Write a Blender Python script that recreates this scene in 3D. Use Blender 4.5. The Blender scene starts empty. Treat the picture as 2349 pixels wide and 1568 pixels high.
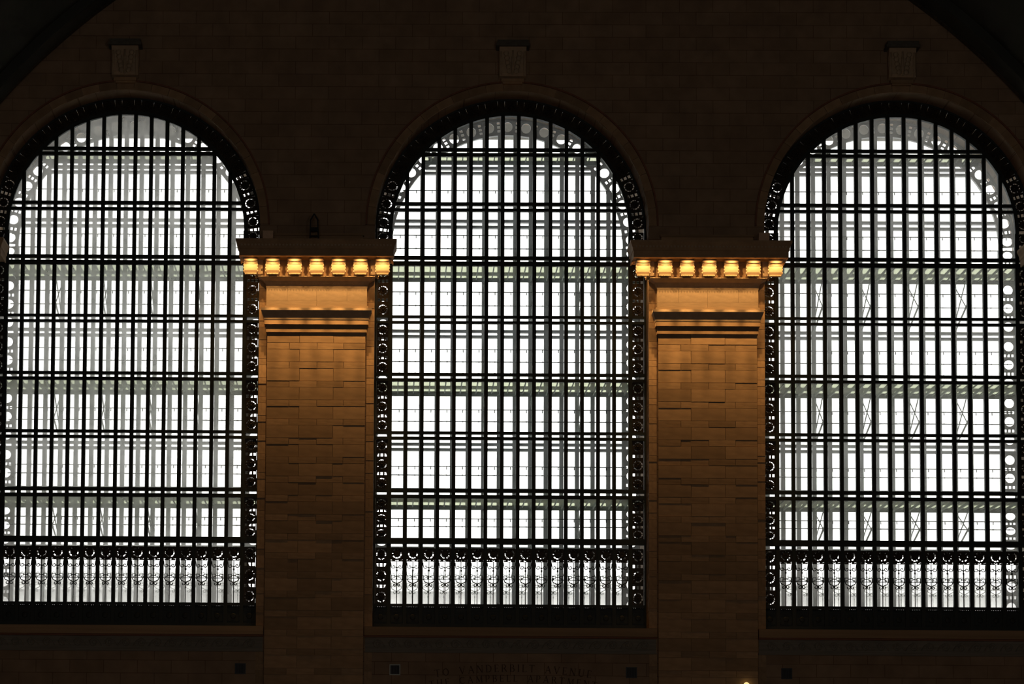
import bpy, math, random
from mathutils import Matrix, Vector
random.seed(7)
scene = bpy.context.scene
COL = scene.collection
PI = math.pi

# ------------------------------------------------------------------ camera
cam_d = bpy.data.cameras.new('camera')
cam = bpy.data.objects.new('camera', cam_d)
COL.objects.link(cam)
scene.camera = cam
YAW, PITCH, ROLL = 0.0137177, 0.0688650, -0.0077871
F_PX, PPX, PPY, IMW, IMH = 5560.187, 813.567, 1625.481, 2349.0, 1568.0
Rz = Matrix.Rotation(YAW, 3, 'Z'); Rx = Matrix.Rotation(PITCH, 3, 'X'); Ry = Matrix.Rotation(ROLL, 3, 'Y')
Rm = Rz @ Rx @ Ry                       # columns: right, forward, up
right, fwd, up = Rm.col[0], Rm.col[1], Rm.col[2]
M3 = Matrix((right, up, -fwd)).transposed()
cam.matrix_world = Matrix.Translation((-4.5, -90.0, 1.7)) @ M3.to_4x4()
cam_d.sensor_fit = 'HORIZONTAL'
cam_d.sensor_width = 36.0
cam_d.lens = F_PX * 36.0 / IMW
cam_d.shift_x = (IMW / 2 - PPX) / IMW
cam_d.shift_y = (PPY - IMH / 2) / IMW
cam_d.clip_end = 500.0

# ------------------------------------------------------------------ world (overcast daylight outside), view
world = bpy.data.worlds.new('overcast_sky')
scene.world = world
world.use_nodes = True
bg = world.node_tree.nodes['Background']
bg.inputs[0].default_value = (1.0, 0.99, 0.975, 1)
bg.inputs[1].default_value = 3.2
scene.view_settings.view_transform = 'Standard'
scene.view_settings.look = 'None'
scene.view_settings.gamma = 1.0
scene.view_settings.use_curve_mapping = False
scene.view_settings.exposure = 0.0
try:
    scene.cycles.use_denoising = True
    scene.cycles.max_bounces = 10
    scene.cycles.diffuse_bounces = 4
    scene.cycles.transparent_max_bounces = 16
    scene.cycles.sample_clamp_indirect = 6.0
    scene.cycles.use_adaptive_sampling = True
    scene.cycles.adaptive_threshold = 0.03
except Exception:
    pass
LAMP_W, BEAM_W = 72.0, 800.0
LAMP_COL = (1.0, 0.54, 0.18)

# ------------------------------------------------------------------ materials
def new_mat(name):
    m = bpy.data.materials.new(name); m.use_nodes = True
    nt = m.node_tree; nt.nodes.clear()
    out = nt.nodes.new('ShaderNodeOutputMaterial')
    return m, nt, out
def principled(name, col, rough=0.7, metal=0.0, var=0.0, scale=3.0, bump=0.0, objvar=0.0, spec=0.3):
    m, nt, out = new_mat(name)
    b = nt.nodes.new('ShaderNodeBsdfPrincipled')
    b.inputs['Roughness'].default_value = rough
    b.inputs['Metallic'].default_value = metal
    b.inputs['Specular IOR Level'].default_value = spec
    nt.links.new(b.outputs[0], out.inputs[0])
    tc = nt.nodes.new('ShaderNodeTexCoord')
    nz = nt.nodes.new('ShaderNodeTexNoise'); nz.inputs['Scale'].default_value = scale
    nz.inputs['Detail'].default_value = 6.0
    nt.links.new(tc.outputs['Object'], nz.inputs['Vector'])
    ramp = nt.nodes.new('ShaderNodeValToRGB')
    ramp.color_ramp.elements[0].position = 0.3; ramp.color_ramp.elements[1].position = 0.72
    ramp.color_ramp.elements[0].color = tuple(c * (1 - var) for c in col) + (1,)
    ramp.color_ramp.elements[1].color = tuple(min(1, c * (1 + var)) for c in col) + (1,)
    nt.links.new(nz.outputs['Fac'], ramp.inputs[0])
    last = ramp.outputs[0]
    if objvar > 0:
        oi = nt.nodes.new('ShaderNodeObjectInfo')
        mr = nt.nodes.new('ShaderNodeMapRange')
        mr.inputs[3].default_value = 1 - objvar; mr.inputs[4].default_value = 1 + objvar * 0.6
        nt.links.new(oi.outputs['Random'], mr.inputs[0])
        hs = nt.nodes.new('ShaderNodeHueSaturation')
        nt.links.new(mr.outputs[0], hs.inputs['Value'])
        nt.links.new(last, hs.inputs['Color'])
        last = hs.outputs[0]
    nt.links.new(last, b.inputs['Base Color'])
    if bump > 0:
        bp = nt.nodes.new('ShaderNodeBump'); bp.inputs['Strength'].default_value = bump
        bp.inputs['Distance'].default_value = 0.02
        nt.links.new(nz.outputs['Fac'], bp.inputs['Height'])
        nt.links.new(bp.outputs[0], b.inputs['Normal'])
    return m
def stone_wall_mat(name, col, bw, bh):
    m = principled(name, col, 0.85, 0, 0.16, 1.6)
    nt = m.node_tree; b = [n for n in nt.nodes if n.type == 'BSDF_PRINCIPLED'][0]
    tc = nt.nodes.new('ShaderNodeTexCoord')
    sep = nt.nodes.new('ShaderNodeSeparateXYZ'); cmb = nt.nodes.new('ShaderNodeCombineXYZ')
    nt.links.new(tc.outputs['Object'], sep.inputs[0])
    nt.links.new(sep.outputs[0], cmb.inputs[0]); nt.links.new(sep.outputs[2], cmb.inputs[1])
    br = nt.nodes.new('ShaderNodeTexBrick')
    br.inputs['Scale'].default_value = 1.0
    br.inputs['Brick Width'].default_value = bw; br.inputs['Row Height'].default_value = bh
    br.inputs['Mortar Size'].default_value = 0.012
    br.inputs['Color1'].default_value = (1, 1, 1, 1); br.inputs['Color2'].default_value = (0.86, 0.84, 0.82, 1)
    br.inputs['Mortar'].default_value = (0.55, 0.5, 0.46, 1)
    nt.links.new(cmb.outputs[0], br.inputs['Vector'])
    old = b.inputs['Base Color'].links[0].from_socket
    mx = nt.nodes.new('ShaderNodeMix'); mx.data_type = 'RGBA'; mx.blend_type = 'MULTIPLY'
    mx.inputs[0].default_value = 1.0
    nt.links.new(old, mx.inputs[6]); nt.links.new(br.outputs['Color'], mx.inputs[7])
    nt.links.new(mx.outputs[2], b.inputs['Base Color'])
    return m
def glass_mat(name, dust, tint=(0.965, 0.97, 0.96), haze=(0.9, 0.9, 0.88)):
    m, nt, out = new_mat(name)
    tr = nt.nodes.new('ShaderNodeBsdfTransparent'); tr.inputs[0].default_value = tint + (1,)
    tl = nt.nodes.new('ShaderNodeBsdfTranslucent'); tl.inputs[0].default_value = haze + (1,)
    df = nt.nodes.new('ShaderNodeBsdfDiffuse'); df.inputs[0].default_value = (0.35, 0.36, 0.34, 1)
    dm = nt.nodes.new('ShaderNodeMixShader'); dm.inputs[0].default_value = 0.06
    nt.links.new(tl.outputs[0], dm.inputs[1]); nt.links.new(df.outputs[0], dm.inputs[2])
    mx = nt.nodes.new('ShaderNodeMixShader')
    tc = nt.nodes.new('ShaderNodeTexCoord')
    nz = nt.nodes.new('ShaderNodeTexNoise'); nz.inputs['Scale'].default_value = 1.3; nz.inputs['Detail'].default_value = 8
    oi = nt.nodes.new('ShaderNodeObjectInfo')
    add = nt.nodes.new('ShaderNodeVectorMath'); add.operation = 'ADD'
    nt.links.new(tc.outputs['Object'], add.inputs[0]); nt.links.new(oi.outputs['Location'], add.inputs[1])
    nt.links.new(add.outputs[0], nz.inputs['Vector'])
    mr = nt.nodes.new('ShaderNodeMapRange')
    mr.inputs[1].default_value = 0.3; mr.inputs[2].default_value = 0.75
    mr.inputs[3].default_value = dust * 0.75; mr.inputs[4].default_value = dust * 1.3
    nt.links.new(nz.outputs['Fac'], mr.inputs[0]); nt.links.new(mr.outputs[0], mx.inputs[0])
    nt.links.new(tr.outputs[0], mx.inputs[1]); nt.links.new(dm.outputs[0], mx.inputs[2])
    nt.links.new(mx.outputs[0], out.inputs[0])
    return m
def floor_glass_mat(name):
    m, nt, out = new_mat(name)
    tl = nt.nodes.new('ShaderNodeBsdfTranslucent'); tl.inputs[0].default_value = (0.75, 0.78, 0.66, 1)
    df = nt.nodes.new('ShaderNodeBsdfDiffuse'); df.inputs[0].default_value = (0.55, 0.57, 0.48, 1)
    tr = nt.nodes.new('ShaderNodeBsdfTransparent'); tr.inputs[0].default_value = (0.72, 0.745, 0.635, 1)
    mx = nt.nodes.new('ShaderNodeMixShader'); mx.inputs[0].default_value = 0.4
    nt.links.new(tl.outputs[0], mx.inputs[1]); nt.links.new(df.outputs[0], mx.inputs[2])
    m2 = nt.nodes.new('ShaderNodeMixShader'); m2.inputs[0].default_value = 0.72
    nt.links.new(mx.outputs[0], m2.inputs[1]); nt.links.new(tr.outputs[0], m2.inputs[2])
    nt.links.new(m2.outputs[0], out.inputs[0])
    return m
def emission_mat(name, col, s):
    m, nt, out = new_mat(name)
    e = nt.nodes.new('ShaderNodeEmission'); e.inputs[0].default_value = col + (1,); e.inputs[1].default_value = s
    nt.links.new(e.outputs[0], out.inputs[0])
    return m
M = {
    'wall': stone_wall_mat('warm_limestone_wall', (0.36, 0.25, 0.16), 1.25, 0.48),
    'stone': principled('warm_limestone_block', (0.42, 0.28, 0.16), 0.8, 0, 0.14, 2.5, 0.15, 0.24),
    'carved': principled('carved_limestone', (0.49, 0.37, 0.245), 0.75, 0, 0.1, 5.0, 0.2),
    'darkstone': principled('dark_limestone', (0.13, 0.12, 0.095), 0.85, 0, 0.2, 6.0, 0.2),  # darker tone than the other limestones
    'bandstone': principled('carved_grey_limestone_band', (0.25, 0.225, 0.18), 0.85, 0, 0.2, 6.0, 0.2),
    'redstone': principled('reddish_limestone_bead', (0.26, 0.12, 0.07), 0.8, 0, 0.15, 4.0),
    'iron': principled('dark_green_bronze_frame', (0.030, 0.038, 0.036), 0.55, 0.2, 0.2, 4.0),
    'bronze': principled('aged_bronze_ornament', (0.045, 0.036, 0.026), 0.45, 0.55, 0.35, 9.0, 0.2),
    'outer': principled('grey_outer_frame', (0.46, 0.47, 0.47), 0.6, 0, 0.12, 3.0),  # even mid grey, paler than the inner frame
    'steel': principled('grey_green_steel', (0.26, 0.30, 0.26), 0.6, 0.1, 0.15, 5.0),
    'rod': principled('dark_operating_rod', (0.03, 0.03, 0.03), 0.5, 0.3),
    'walk': floor_glass_mat('green_glass_walkway'),
    'floor': principled('pink_marble_floor', (0.30, 0.22, 0.16), 0.5, 0, 0.1, 0.7),
    'ceil': principled('dark_teal_ceiling', (0.055, 0.06, 0.05), 0.9, 0, 0.15, 0.5),
    'letter': principled('incised_letter_shade', (0.10, 0.065, 0.04), 0.9),
    'ventf': principled('pale_metal_vent_frame', (0.42, 0.46, 0.42), 0.5, 0.2),
    'ventd': principled('dark_metal_vent_frame', (0.05, 0.055, 0.06), 0.5, 0.2),
    'box': principled('tan_painted_box', (0.74, 0.53, 0.36), 0.7, 0, 0.08, 5.0),
    'black': principled('black_metal', (0.02, 0.02, 0.022), 0.5, 0.2),
    'bulb': emission_mat('glowing_amber_glass', (1.0, 0.72, 0.3), 1.2),
    'facade': principled('pale_street_facade', (0.80, 0.80, 0.80), 0.8, 0, 0.06, 0.4),
    'asphalt': principled('grey_street_paving', (0.3, 0.3, 0.3), 0.9, 0, 0.1, 0.5),
}
GLASS = {1: glass_mat('dusty_glass_bright', 0.31), 2: glass_mat('dusty_glass_clear', 0.06, haze=(0.82, 0.88, 0.92)), 3: glass_mat('dusty_glass_medium', 0.17)}
GLASS_OUT = glass_mat('outer_window_glass', 0.05)

# ------------------------------------------------------------------ mesh helpers
class MB:
    def __init__(self): self.v = []; self.f = []
    def box(self, x0, x1, y0, y1, z0, z1):
        n = len(self.v)
        self.v += [(x0,y0,z0),(x1,y0,z0),(x1,y1,z0),(x0,y1,z0),(x0,y0,z1),(x1,y0,z1),(x1,y1,z1),(x0,y1,z1)]
        self.f += [(n,n+3,n+2,n+1),(n+4,n+5,n+6,n+7),(n,n+1,n+5,n+4),(n+1,n+2,n+6,n+5),(n+2,n+3,n+7,n+6),(n+3,n,n+4,n+7)]
        return self
    def prism_y(self, pts, y0, y1):          # polygon (x,z) extruded in y
        n = len(self.v); k = len(pts)
        self.v += [(x,y0,z) for x,z in pts] + [(x,y1,z) for x,z in pts]
        self.f += [tuple(range(n, n+k)), tuple(range(n+2*k-1, n+k-1, -1))]
        for i in range(k):
            j = (i+1) % k
            self.f.append((n+i, n+k+i, n+k+j, n+j))
        return self
    def prism_x(self, pts, x0, x1):          # polygon (y,z) extruded in x
        n = len(self.v); k = len(pts)
        self.v += [(x0,y,z) for y,z in pts] + [(x1,y,z) for y,z in pts]
        self.f += [tuple(range(n+k-1, n-1, -1)), tuple(range(n+k, n+2*k))]
        for i in range(k):
            j = (i+1) % k
            self.f.append((n+i, n+j, n+k+j, n+k+i))
        return self
    def tube(self, pts, r, seg=6):
        pts = [Vector(p) for p in pts]; n0 = len(self.v); m = len(pts)
        for i, p in enumerate(pts):
            t = (pts[min(i+1,m-1)] - pts[max(i-1,0)]).normalized()
            a = t.orthogonal().normalized() if abs(t.y) > 0.95 else t.cross(Vector((0,1,0))).normalized()
            b = t.cross(a).normalized()
            for s in range(seg):
                an = 2*PI*s/seg
                q = p + a*(r*math.cos(an)) + b*(r*math.sin(an))
                self.v.append(tuple(q))
        for i in range(m-1):
            for s in range(seg):
                s2 = (s+1) % seg
                self.f.append((n0+i*seg+s, n0+i*seg+s2, n0+(i+1)*seg+s2, n0+(i+1)*seg+s))
        self.f.append(tuple(n0+s for s in range(seg-1,-1,-1)))
        self.f.append(tuple(n0+(m-1)*seg+s for s in range(seg)))
        return self
    def bar(self, a, b, w, d):               # flat bar between two points in an xz plane: width w, depth d in y
        ax, ay, az = a; bx, by, bz = b
        dx, dz = bx-ax, bz-az; L = math.hypot(dx,dz) or 1
        nx, nz = -dz/L*w/2, dx/L*w/2
        return self.prism_y([(ax+nx,az+nz),(ax-nx,az-nz),(bx-nx,bz-nz),(bx+nx,bz+nz)], ay-d/2, ay+d/2)
    def dome(self, cx, cy, cz, r, h, seg=12, rings=3, flip=-1):   # relief dome pointing to -y
        n = len(self.v)
        for i in range(rings):
            t = i/rings*PI/2
            for s in range(seg):
                a = 2*PI*s/seg
                self.v.append((cx+r*math.cos(t)*math.cos(a), cy+flip*h*math.sin(t), cz+r*math.cos(t)*math.sin(a)))
        self.v.append((cx, cy+flip*h, cz))
        for i in range(rings-1):
            for s in range(seg):
                s2 = (s+1)%seg
                self.f.append((n+i*seg+s, n+i*seg+s2, n+(i+1)*seg+s2, n+(i+1)*seg+s))
        for s in range(seg):
            self.f.append((n+(rings-1)*seg+s, n+(rings-1)*seg+(s+1)%seg, n+rings*seg))
        return self
    def ellipsoid(self, c, rx, ry, rz, seg=8, rings=5):
        n = len(self.v); cx,cy,cz = c
        self.v.append((cx,cy,cz+rz))
        for i in range(1, rings):
            t = PI*i/rings
            for s in range(seg):
                a = 2*PI*s/seg
                self.v.append((cx+rx*math.sin(t)*math.cos(a), cy+ry*math.sin(t)*math.sin(a), cz+rz*math.cos(t)))
        self.v.append((cx,cy,cz-rz)); e = len(self.v)-1
        for s in range(seg):
            s2 = (s+1)%seg
            self.f.append((n, n+1+s, n+1+s2))
            self.f.append((e, n+1+(rings-2)*seg+s2, n+1+(rings-2)*seg+s))
            for i in range(rings-2):
                self.f.append((n+1+i*seg+s, n+1+(i+1)*seg+s, n+1+(i+1)*seg+s2, n+1+i*seg+s2))
        return self
    def mesh(self, name, mat=None, smooth=False):
        me = bpy.data.meshes.new(name)
        me.from_pydata(self.v, [], self.f); me.validate()
        if smooth: me.shade_smooth()
        if mat: me.materials.append(mat)
        return me
    def build(self, name, mat, parent=None, loc=(0,0,0), smooth=False):
        return obj(name, self.mesh(name, mat, smooth), parent, loc)
def obj(name, me, parent=None, loc=(0,0,0), rot=(0,0,0), scale=(1,1,1)):
    o = bpy.data.objects.new(name, me); COL.objects.link(o)
    o.location = loc; o.rotation_euler = rot; o.scale = scale
    if parent: o.parent = parent
    return o
def tag(o, label=None, cat=None, group=None, kind=None):
    if label: o['label'] = label
    if cat: o['category'] = cat
    if group: o['group'] = group
    if kind: o['kind'] = kind
    return o
def thing(name, label, cat, loc=(0,0,0), group=None, kind=None):
    o = bpy.data.objects.new(name, None); COL.objects.link(o); o.location = loc
    return tag(o, label, cat, group, kind)

# ------------------------------------------------------------------ dimensions (metres)
P = 0.6                                  # window bay
WS = 14.4942                             # spacing of window axes
ZC = 25.95                               # arch centre height
RI, RO = 7.5*P, 8.5*P                    # glazing arch, full opening
YF = -1.0                                # wall face
YO = 2.42                                # outer glazing plane
YB = 2.9                                # outer wall face
SILL = 10.874
BARS = [(29.157,29.04,28.97,28.834),(27.077,26.95,26.837,26.726),(25.016,24.891,24.808,24.642),
        (22.747,22.653,22.536,22.44),(20.563,20.457,20.353,20.237),(18.349,18.244,18.143,18.034),(16.174,16.05,15.951,15.813)]
ROWS = [(29.157, 31.0),(27.077,28.834),(25.016,26.726),(22.747,24.642),(20.563,22.44),(18.349,20.237),(16.174,18.034),(14.319,15.813),(11.85,13.438)]
VR, VZ = 25.3, 14.2                      # ceiling vault radius and centre height
HX = 22.0                                # hall half width
YR = -104.0                               # rear wall
def arch(x, r):
    return ZC + math.sqrt(max(0.0, r*r - x*x))
def vault(x):
    return VZ + math.sqrt(VR*VR - x*x)

# ------------------------------------------------------------------ the hall: walls, floor, ceiling
def end_wall():
    mb = MB(); xs = set([-HX-0.6, HX+0.6])
    for w in (-1,0,1):
        for i in range(41):
            xs.add(round(w*WS - RO*math.cos(PI*i/40), 5))
    for i in range(1, 40): 
        x = -HX + 2*HX*i/40
        if all(abs(x - w*WS) > RO for w in (-1,0,1)): xs.add(round(x,5))
    xs = sorted(xs)
    def op(x0, x1):
        xm = (x0+x1)/2
        for w in (-1,0,1):
            if abs(xm - w*WS) < RO: return w
        return None
    def quad(a,b,c,d):
        n = len(mb.v); mb.v.extend([a,b,c,d]); mb.f.append((n,n+1,n+2,n+3))
    vt = lambda x: vault(max(-HX,min(HX,x))) + 0.6
    for x0, x1 in zip(xs[:-1], xs[1:]):
        w = op(x0, x1)
        for y, s in ((YF,1),(YB,-1)):
            def face(z00, z01, z10, z11):
                q = [(x0,y,z00),(x1,y,z10),(x1,y,z11),(x0,y,z01)]
                quad(*(q if s > 0 else q[::-1]))
            if w is None:
                face(0, vt(x0), 0, vt(x1))
            else:
                face(0, SILL, 0, SILL)
                face(arch(x0-w*WS,RO), vt(x0), arch(x1-w*WS,RO), vt(x1))
        if w is not None:
            a0, a1 = arch(x0-w*WS,RO), arch(x1-w*WS,RO)
            quad((x0,YF,SILL),(x1,YF,SILL),(x1,YB,SILL),(x0,YB,SILL))
            quad((x0,YF,a0),(x0,YB,a0),(x1,YB,a1),(x1,YF,a1))
        quad((x0,YF,vt(x0)),(x1,YF,vt(x1)),(x1,YB,vt(x1)),(x0,YB,vt(x0)))
    for w in (-1,0,1):
        for sx in (-1,1):
            x = w*WS + sx*RO
            q = [(x,YF,SILL),(x,YB,SILL),(x,YB,ZC),(x,YF,ZC)]
            quad(*(q if sx < 0 else q[::-1]))
    return mb.build('wall_end', M['wall'])
wall = tag(end_wall(), 'dim tan limestone end wall pierced by three arched windows', 'wall', kind='structure')
for nm, x, y0, y1, z0, z1 in (('shading_cornice', 24, YB+0.001, YB+3.4, 31.45, 32.6), ('shading_cornice', 23.6, YB+0.001, YB+2.6, 31.2, 31.449)):
    MB().box(-x, x, y0, y1, z0, z1).build(nm, M['darkstone'], wall)  # unseen outside ledge, added to shade the arch tops
fl = MB().box(-HX-0.6, HX+0.6, YR-0.6, YB, -0.4, 0).build('floor', M['floor'])
tag(fl, 'polished pinkish marble concourse floor', 'floor', kind='structure')
SPR = vault(HX)
for s, nm in ((-1,'wall_left'),(1,'wall_right')):
    o = MB().box(s*HX if s>0 else -HX-0.6, HX+0.6 if s>0 else -HX, YR-0.6, YF, 0, SPR+0.3).build(nm, M['wall'])
    tag(o, 'long %s side wall of the concourse in dim limestone' % ('left' if s<0 else 'right'), 'wall', kind='structure')
mb = MB()
mb.prism_y([(-HX-0.6,0),(HX+0.6,0)] + [(x, vault(max(-HX,min(HX,x)))+0.6) for x in [HX+0.6-i*(2*HX+1.2)/30 for i in range(31)]], YR-0.6, YR)
tag(mb.build('wall_rear', M['wall']), 'far limestone wall at the camera end of the concourse', 'wall', kind='structure')
def vault_shell(r0, r1, y0, y1, n=60):
    mb = MB(); a0 = math.acos(HX/VR)
    for i in range(n):
        t0 = a0 + (PI-2*a0)*i/n; t1 = a0 + (PI-2*a0)*(i+1)/n
        mb.prism_y([(r0*math.cos(t0),VZ+r0*math.sin(t0)),(r1*math.cos(t0),VZ+r1*math.sin(t0)),
                    (r1*math.cos(t1),VZ+r1*math.sin(t1)),(r0*math.cos(t1),VZ+r0*math.sin(t1))], y0, y1)
    return mb
ce = vault_shell(VR, VR+0.5, YR, YF).build('ceiling', M['ceil'])
tag(ce, 'dark barrel vaulted ceiling above the arched windows', 'ceiling', kind='structure')
vault_shell(VR-0.12, VR+0.05, YF-0.25, YF-0.004).build('vault_rib', M['darkstone'], ce)
vault_shell(VR-0.35, VR+0.02, YF-1.9, YF-0.9).build('vault_rib', M['ceil'], ce)

# ------------------------------------------------------------------ arch surrounds on the end wall (voussoirs, bead, keystone)
NV = 25
da = PI/NV
vm = MB().prism_y([((RO+0.004)*math.sin(a), (RO+0.004)*math.cos(a)) for a in [-(da-.004)/2 + (da-.004)*i/4 for i in range(5)]] +
                  [((RO+0.29)*math.sin(a), (RO+0.29)*math.cos(a)) for a in [(da-.004)/2 - (da-.004)*i/4 for i in range(5)]], YF-0.05, YF-0.001).mesh('voussoir', M['stone'])
bead = MB()
for i in range(72):
    t0, t1 = PI*i/72, PI*(i+1)/72
    bead.prism_y([((RO+.30)*math.cos(t0),(RO+.30)*math.sin(t0)),((RO+.36)*math.cos(t0),(RO+.36)*math.sin(t0)),
                  ((RO+.36)*math.cos(t1),(RO+.36)*math.sin(t1)),((RO+.30)*math.cos(t1),(RO+.30)*math.sin(t1))], YF-0.09, YF-0.001)
bead_m = bead.mesh('arch_bead', M['redstone'])
# keystone console
kb = MB()
prof = [(0,0.0),(-0.30,0.06),(-0.36,0.16),(-0.34,0.3),(-0.28,0.55),(-0.30,0.8),(-0.42,1.0),(-0.47,1.12),(0,1.12)]
kb.prism_x(prof, -0.50, 0.50)
key_m = kb.mesh('keystone', M['carved'])
kc = MB().box(-0.62,0.62,-0.60,0,1.12,1.22).box(-0.58,0.58,-0.54,0,1.22,1.36).mesh('cap', M['darkstone'])
kbot = MB().box(-0.42,0.42,-0.26,0,-0.14,-0.02).box(-0.36,0.36,-0.2,0,-0.2,-0.14).mesh('base_block', M['stone'])
lf = MB()
for s in (-1,1):
    for k in range(5):
        z = 0.22 + k*0.17
        lf.ellipsoid((s*(0.13+0.03*k), -0.33-0.03*abs(k-2), z), 0.10, 0.04, 0.11, 8, 4)
    lf.box(s*0.44-0.04, s*0.44+0.04, -0.40, -0.2, 0.08, 1.1)
lf.box(-0.035,0.035,-0.42,-0.2,0.1,1.08)
kleaf = lf.mesh('leaf_carving', M['carved'], True)
for w in (-1,0,1):
    cx = w*WS
    for i in range(NV):
        a = -PI/2 + da*(i+0.5)
        obj('voussoir', vm, wall, (cx, 0, ZC), (0, a, 0))
    obj('arch_bead', bead_m, wall, (cx, 0, ZC))
    k = obj('keystone', key_m, wall, (cx, YF, ZC+RO+0.42))
    obj('cap', kc, k); obj('base_block', kbot, k); obj('leaf_carving', kleaf, k)

# ------------------------------------------------------------------ window ornament meshes
def polar_plate(w, h, R1, R0, n, t, spoke=1):
    mb = MB(); N = n*4; hw, hh = w/2, h/2
    def sq(a):
        c, s = math.cos(a), math.sin(a)
        k = min(hw/abs(c) if abs(c) > 1e-6 else 9, hh/abs(s) if abs(s) > 1e-6 else 9)
        return k*c, k*s
    idx = {}
    for y, tagy in ((-t,0),(0,1)):
        for j in range(N):
            a = 2*PI*j/N
            for r, k in ((None,2),(R1,1),(R0,0)):
                x, z = sq(a) if r is None else (r*math.cos(a), r*math.sin(a))
                idx[(tagy,j,k)] = len(mb.v); mb.v.append((x,y,z))
    for j in range(N):
        j2 = (j+1)%N; solid = (j%4) < spoke
        for ty in (0,1):
            f = (idx[ty,j,2], idx[ty,j2,2], idx[ty,j2,1], idx[ty,j,1])
            mb.f.append(f if ty == 0 else f[::-1])
            if solid:
                f = (idx[ty,j,1], idx[ty,j2,1], idx[ty,j2,0], idx[ty,j,0])
                mb.f.append(f if ty == 0 else f[::-1])
        if not solid:
            mb.f.append((idx[0,j,1],idx[0,j2,1],idx[1,j2,1],idx[1,j,1]))
            mb.f.append((idx[0,j,0],idx[1,j,0],idx[1,j2,0],idx[0,j2,0]))
        if solid:
            for q in (j, j2):
                mb.f.append((idx[0,q,0],idx[0,q,1],idx[1,q,1],idx[1,q,0]))
    if R0 > 0.02:
        mb.f.append(tuple(idx[0,j,0] for j in range(N-1,-1,-1)))
        mb.f.append(tuple(idx[1,j,0] for j in range(N)))
    return mb
SW = 0.44                                # clear width of the ornament strip
def rosette_variant(seed):
    rnd = random.Random(seed)
    rp = polar_plate(SW, 0.46, 0.185, 0.145, 10, 0.05)
    rp.dome(0,-0.05,0,0.05,0.05,8,2)
    for i in range(8):
        a = 2*PI*i/8
        rp.ellipsoid((0.088*math.cos(a),-0.055,0.088*math.sin(a)),0.035,0.022,0.035,6,4)
    for i in range(10):
        a = 2*PI*(i+0.62)/10
        if rnd.random() < 0.55:
            q = rnd.uniform(0.024, 0.04); b = a + rnd.uniform(-0.14, 0.14)
            rp.ellipsoid((0.165*math.cos(b),-0.04,0.165*math.sin(b)),q,0.03,q,6,4)
    return rp.mesh('rosette_panel', M['bronze'])
rosettes = [rosette_variant(k) for k in range(4)]
rosette_m = rosettes[0]
rs = MB().box(-SW/2,SW/2,-0.05,0,-0.23,0.23)
rs.dome(0,-0.05,0,0.05,0.05,8,2)
for i in range(8):
    a = 2*PI*i/8
    rs.ellipsoid((0.088*math.cos(a),-0.055,0.088*math.sin(a)),0.035,0.022,0.035,6,4)
    rs.ellipsoid((0.17*math.cos(a+.39),-0.055,0.17*math.sin(a+.39)),0.035,0.02,0.035,6,4)
rosette_solid = rs.mesh('rosette_panel', M['bronze'])
lat = MB()
for z in (-0.115, 0.115): lat.box(-SW/2,SW/2,-0.045,0,z-0.012,z+0.012)
for x in (-0.075, 0.075): lat.box(x-0.028,x+0.028,-0.045,0,-0.105,0.105)
lat.box(-SW/2,-0.19,-0.045,0,-0.105,0.105); lat.box(0.19,SW/2,-0.045,0,-0.105,0.105); lat.box(-SW/2,SW/2,-0.04,0,-0.1,-0.055); lat.box(-SW/2,SW/2,-0.04,0,0.055,0.1)
lat.ellipsoid((-0.075,-0.03,0),0.035,0.025,0.05,6,4); lat.ellipsoid((0.075,-0.03,0),0.035,0.025,0.05,6,4)
lattice_m = lat.mesh('lattice_panel', M['bronze'])
lattice_solid = MB().box(-SW/2,SW/2,-0.03,0,-0.125,0.125).box(-0.1,0.1,-0.045,-0.03,-0.08,0.08).mesh('lattice_panel', M['bronze'])
ro = polar_plate(SW+0.02, 0.47, 0.19, 0.17, 10, 0.05, 1)
def ring_plate(w, h, R, t, n=32):
    mb = MB(); hw, hh = w/2, h/2
    ids = []
    for y in (-t, 0):
        a_ = []; b_ = []
        for j in range(n):
            a = 2*PI*j/n; c, s = math.cos(a), math.sin(a)
            k = min(hw/abs(c) if abs(c)>1e-6 else 9, hh/abs(s) if abs(s)>1e-6 else 9)
            a_.append(len(mb.v)); mb.v.append((k*c,y,k*s))
            b_.append(len(mb.v)); mb.v.append((R*c,y,R*s))
        ids.append((a_,b_))
    for j in range(n):
        j2 = (j+1)%n
        (a0,b0),(a1,b1) = ids
        mb.f += [(a0[j],a0[j2],b0[j2],b0[j]), (a1[j2],a1[j],b1[j],b1[j2]), (b0[j],b0[j2],b1[j2],b1[j])]
    return mb
outring_m = ring_plate(SW+0.04, 0.47, 0.185, 0.06).mesh('ring_panel', M['outer'])
outlat_m = lat.mesh('lattice_panel', M['outer'])
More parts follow.
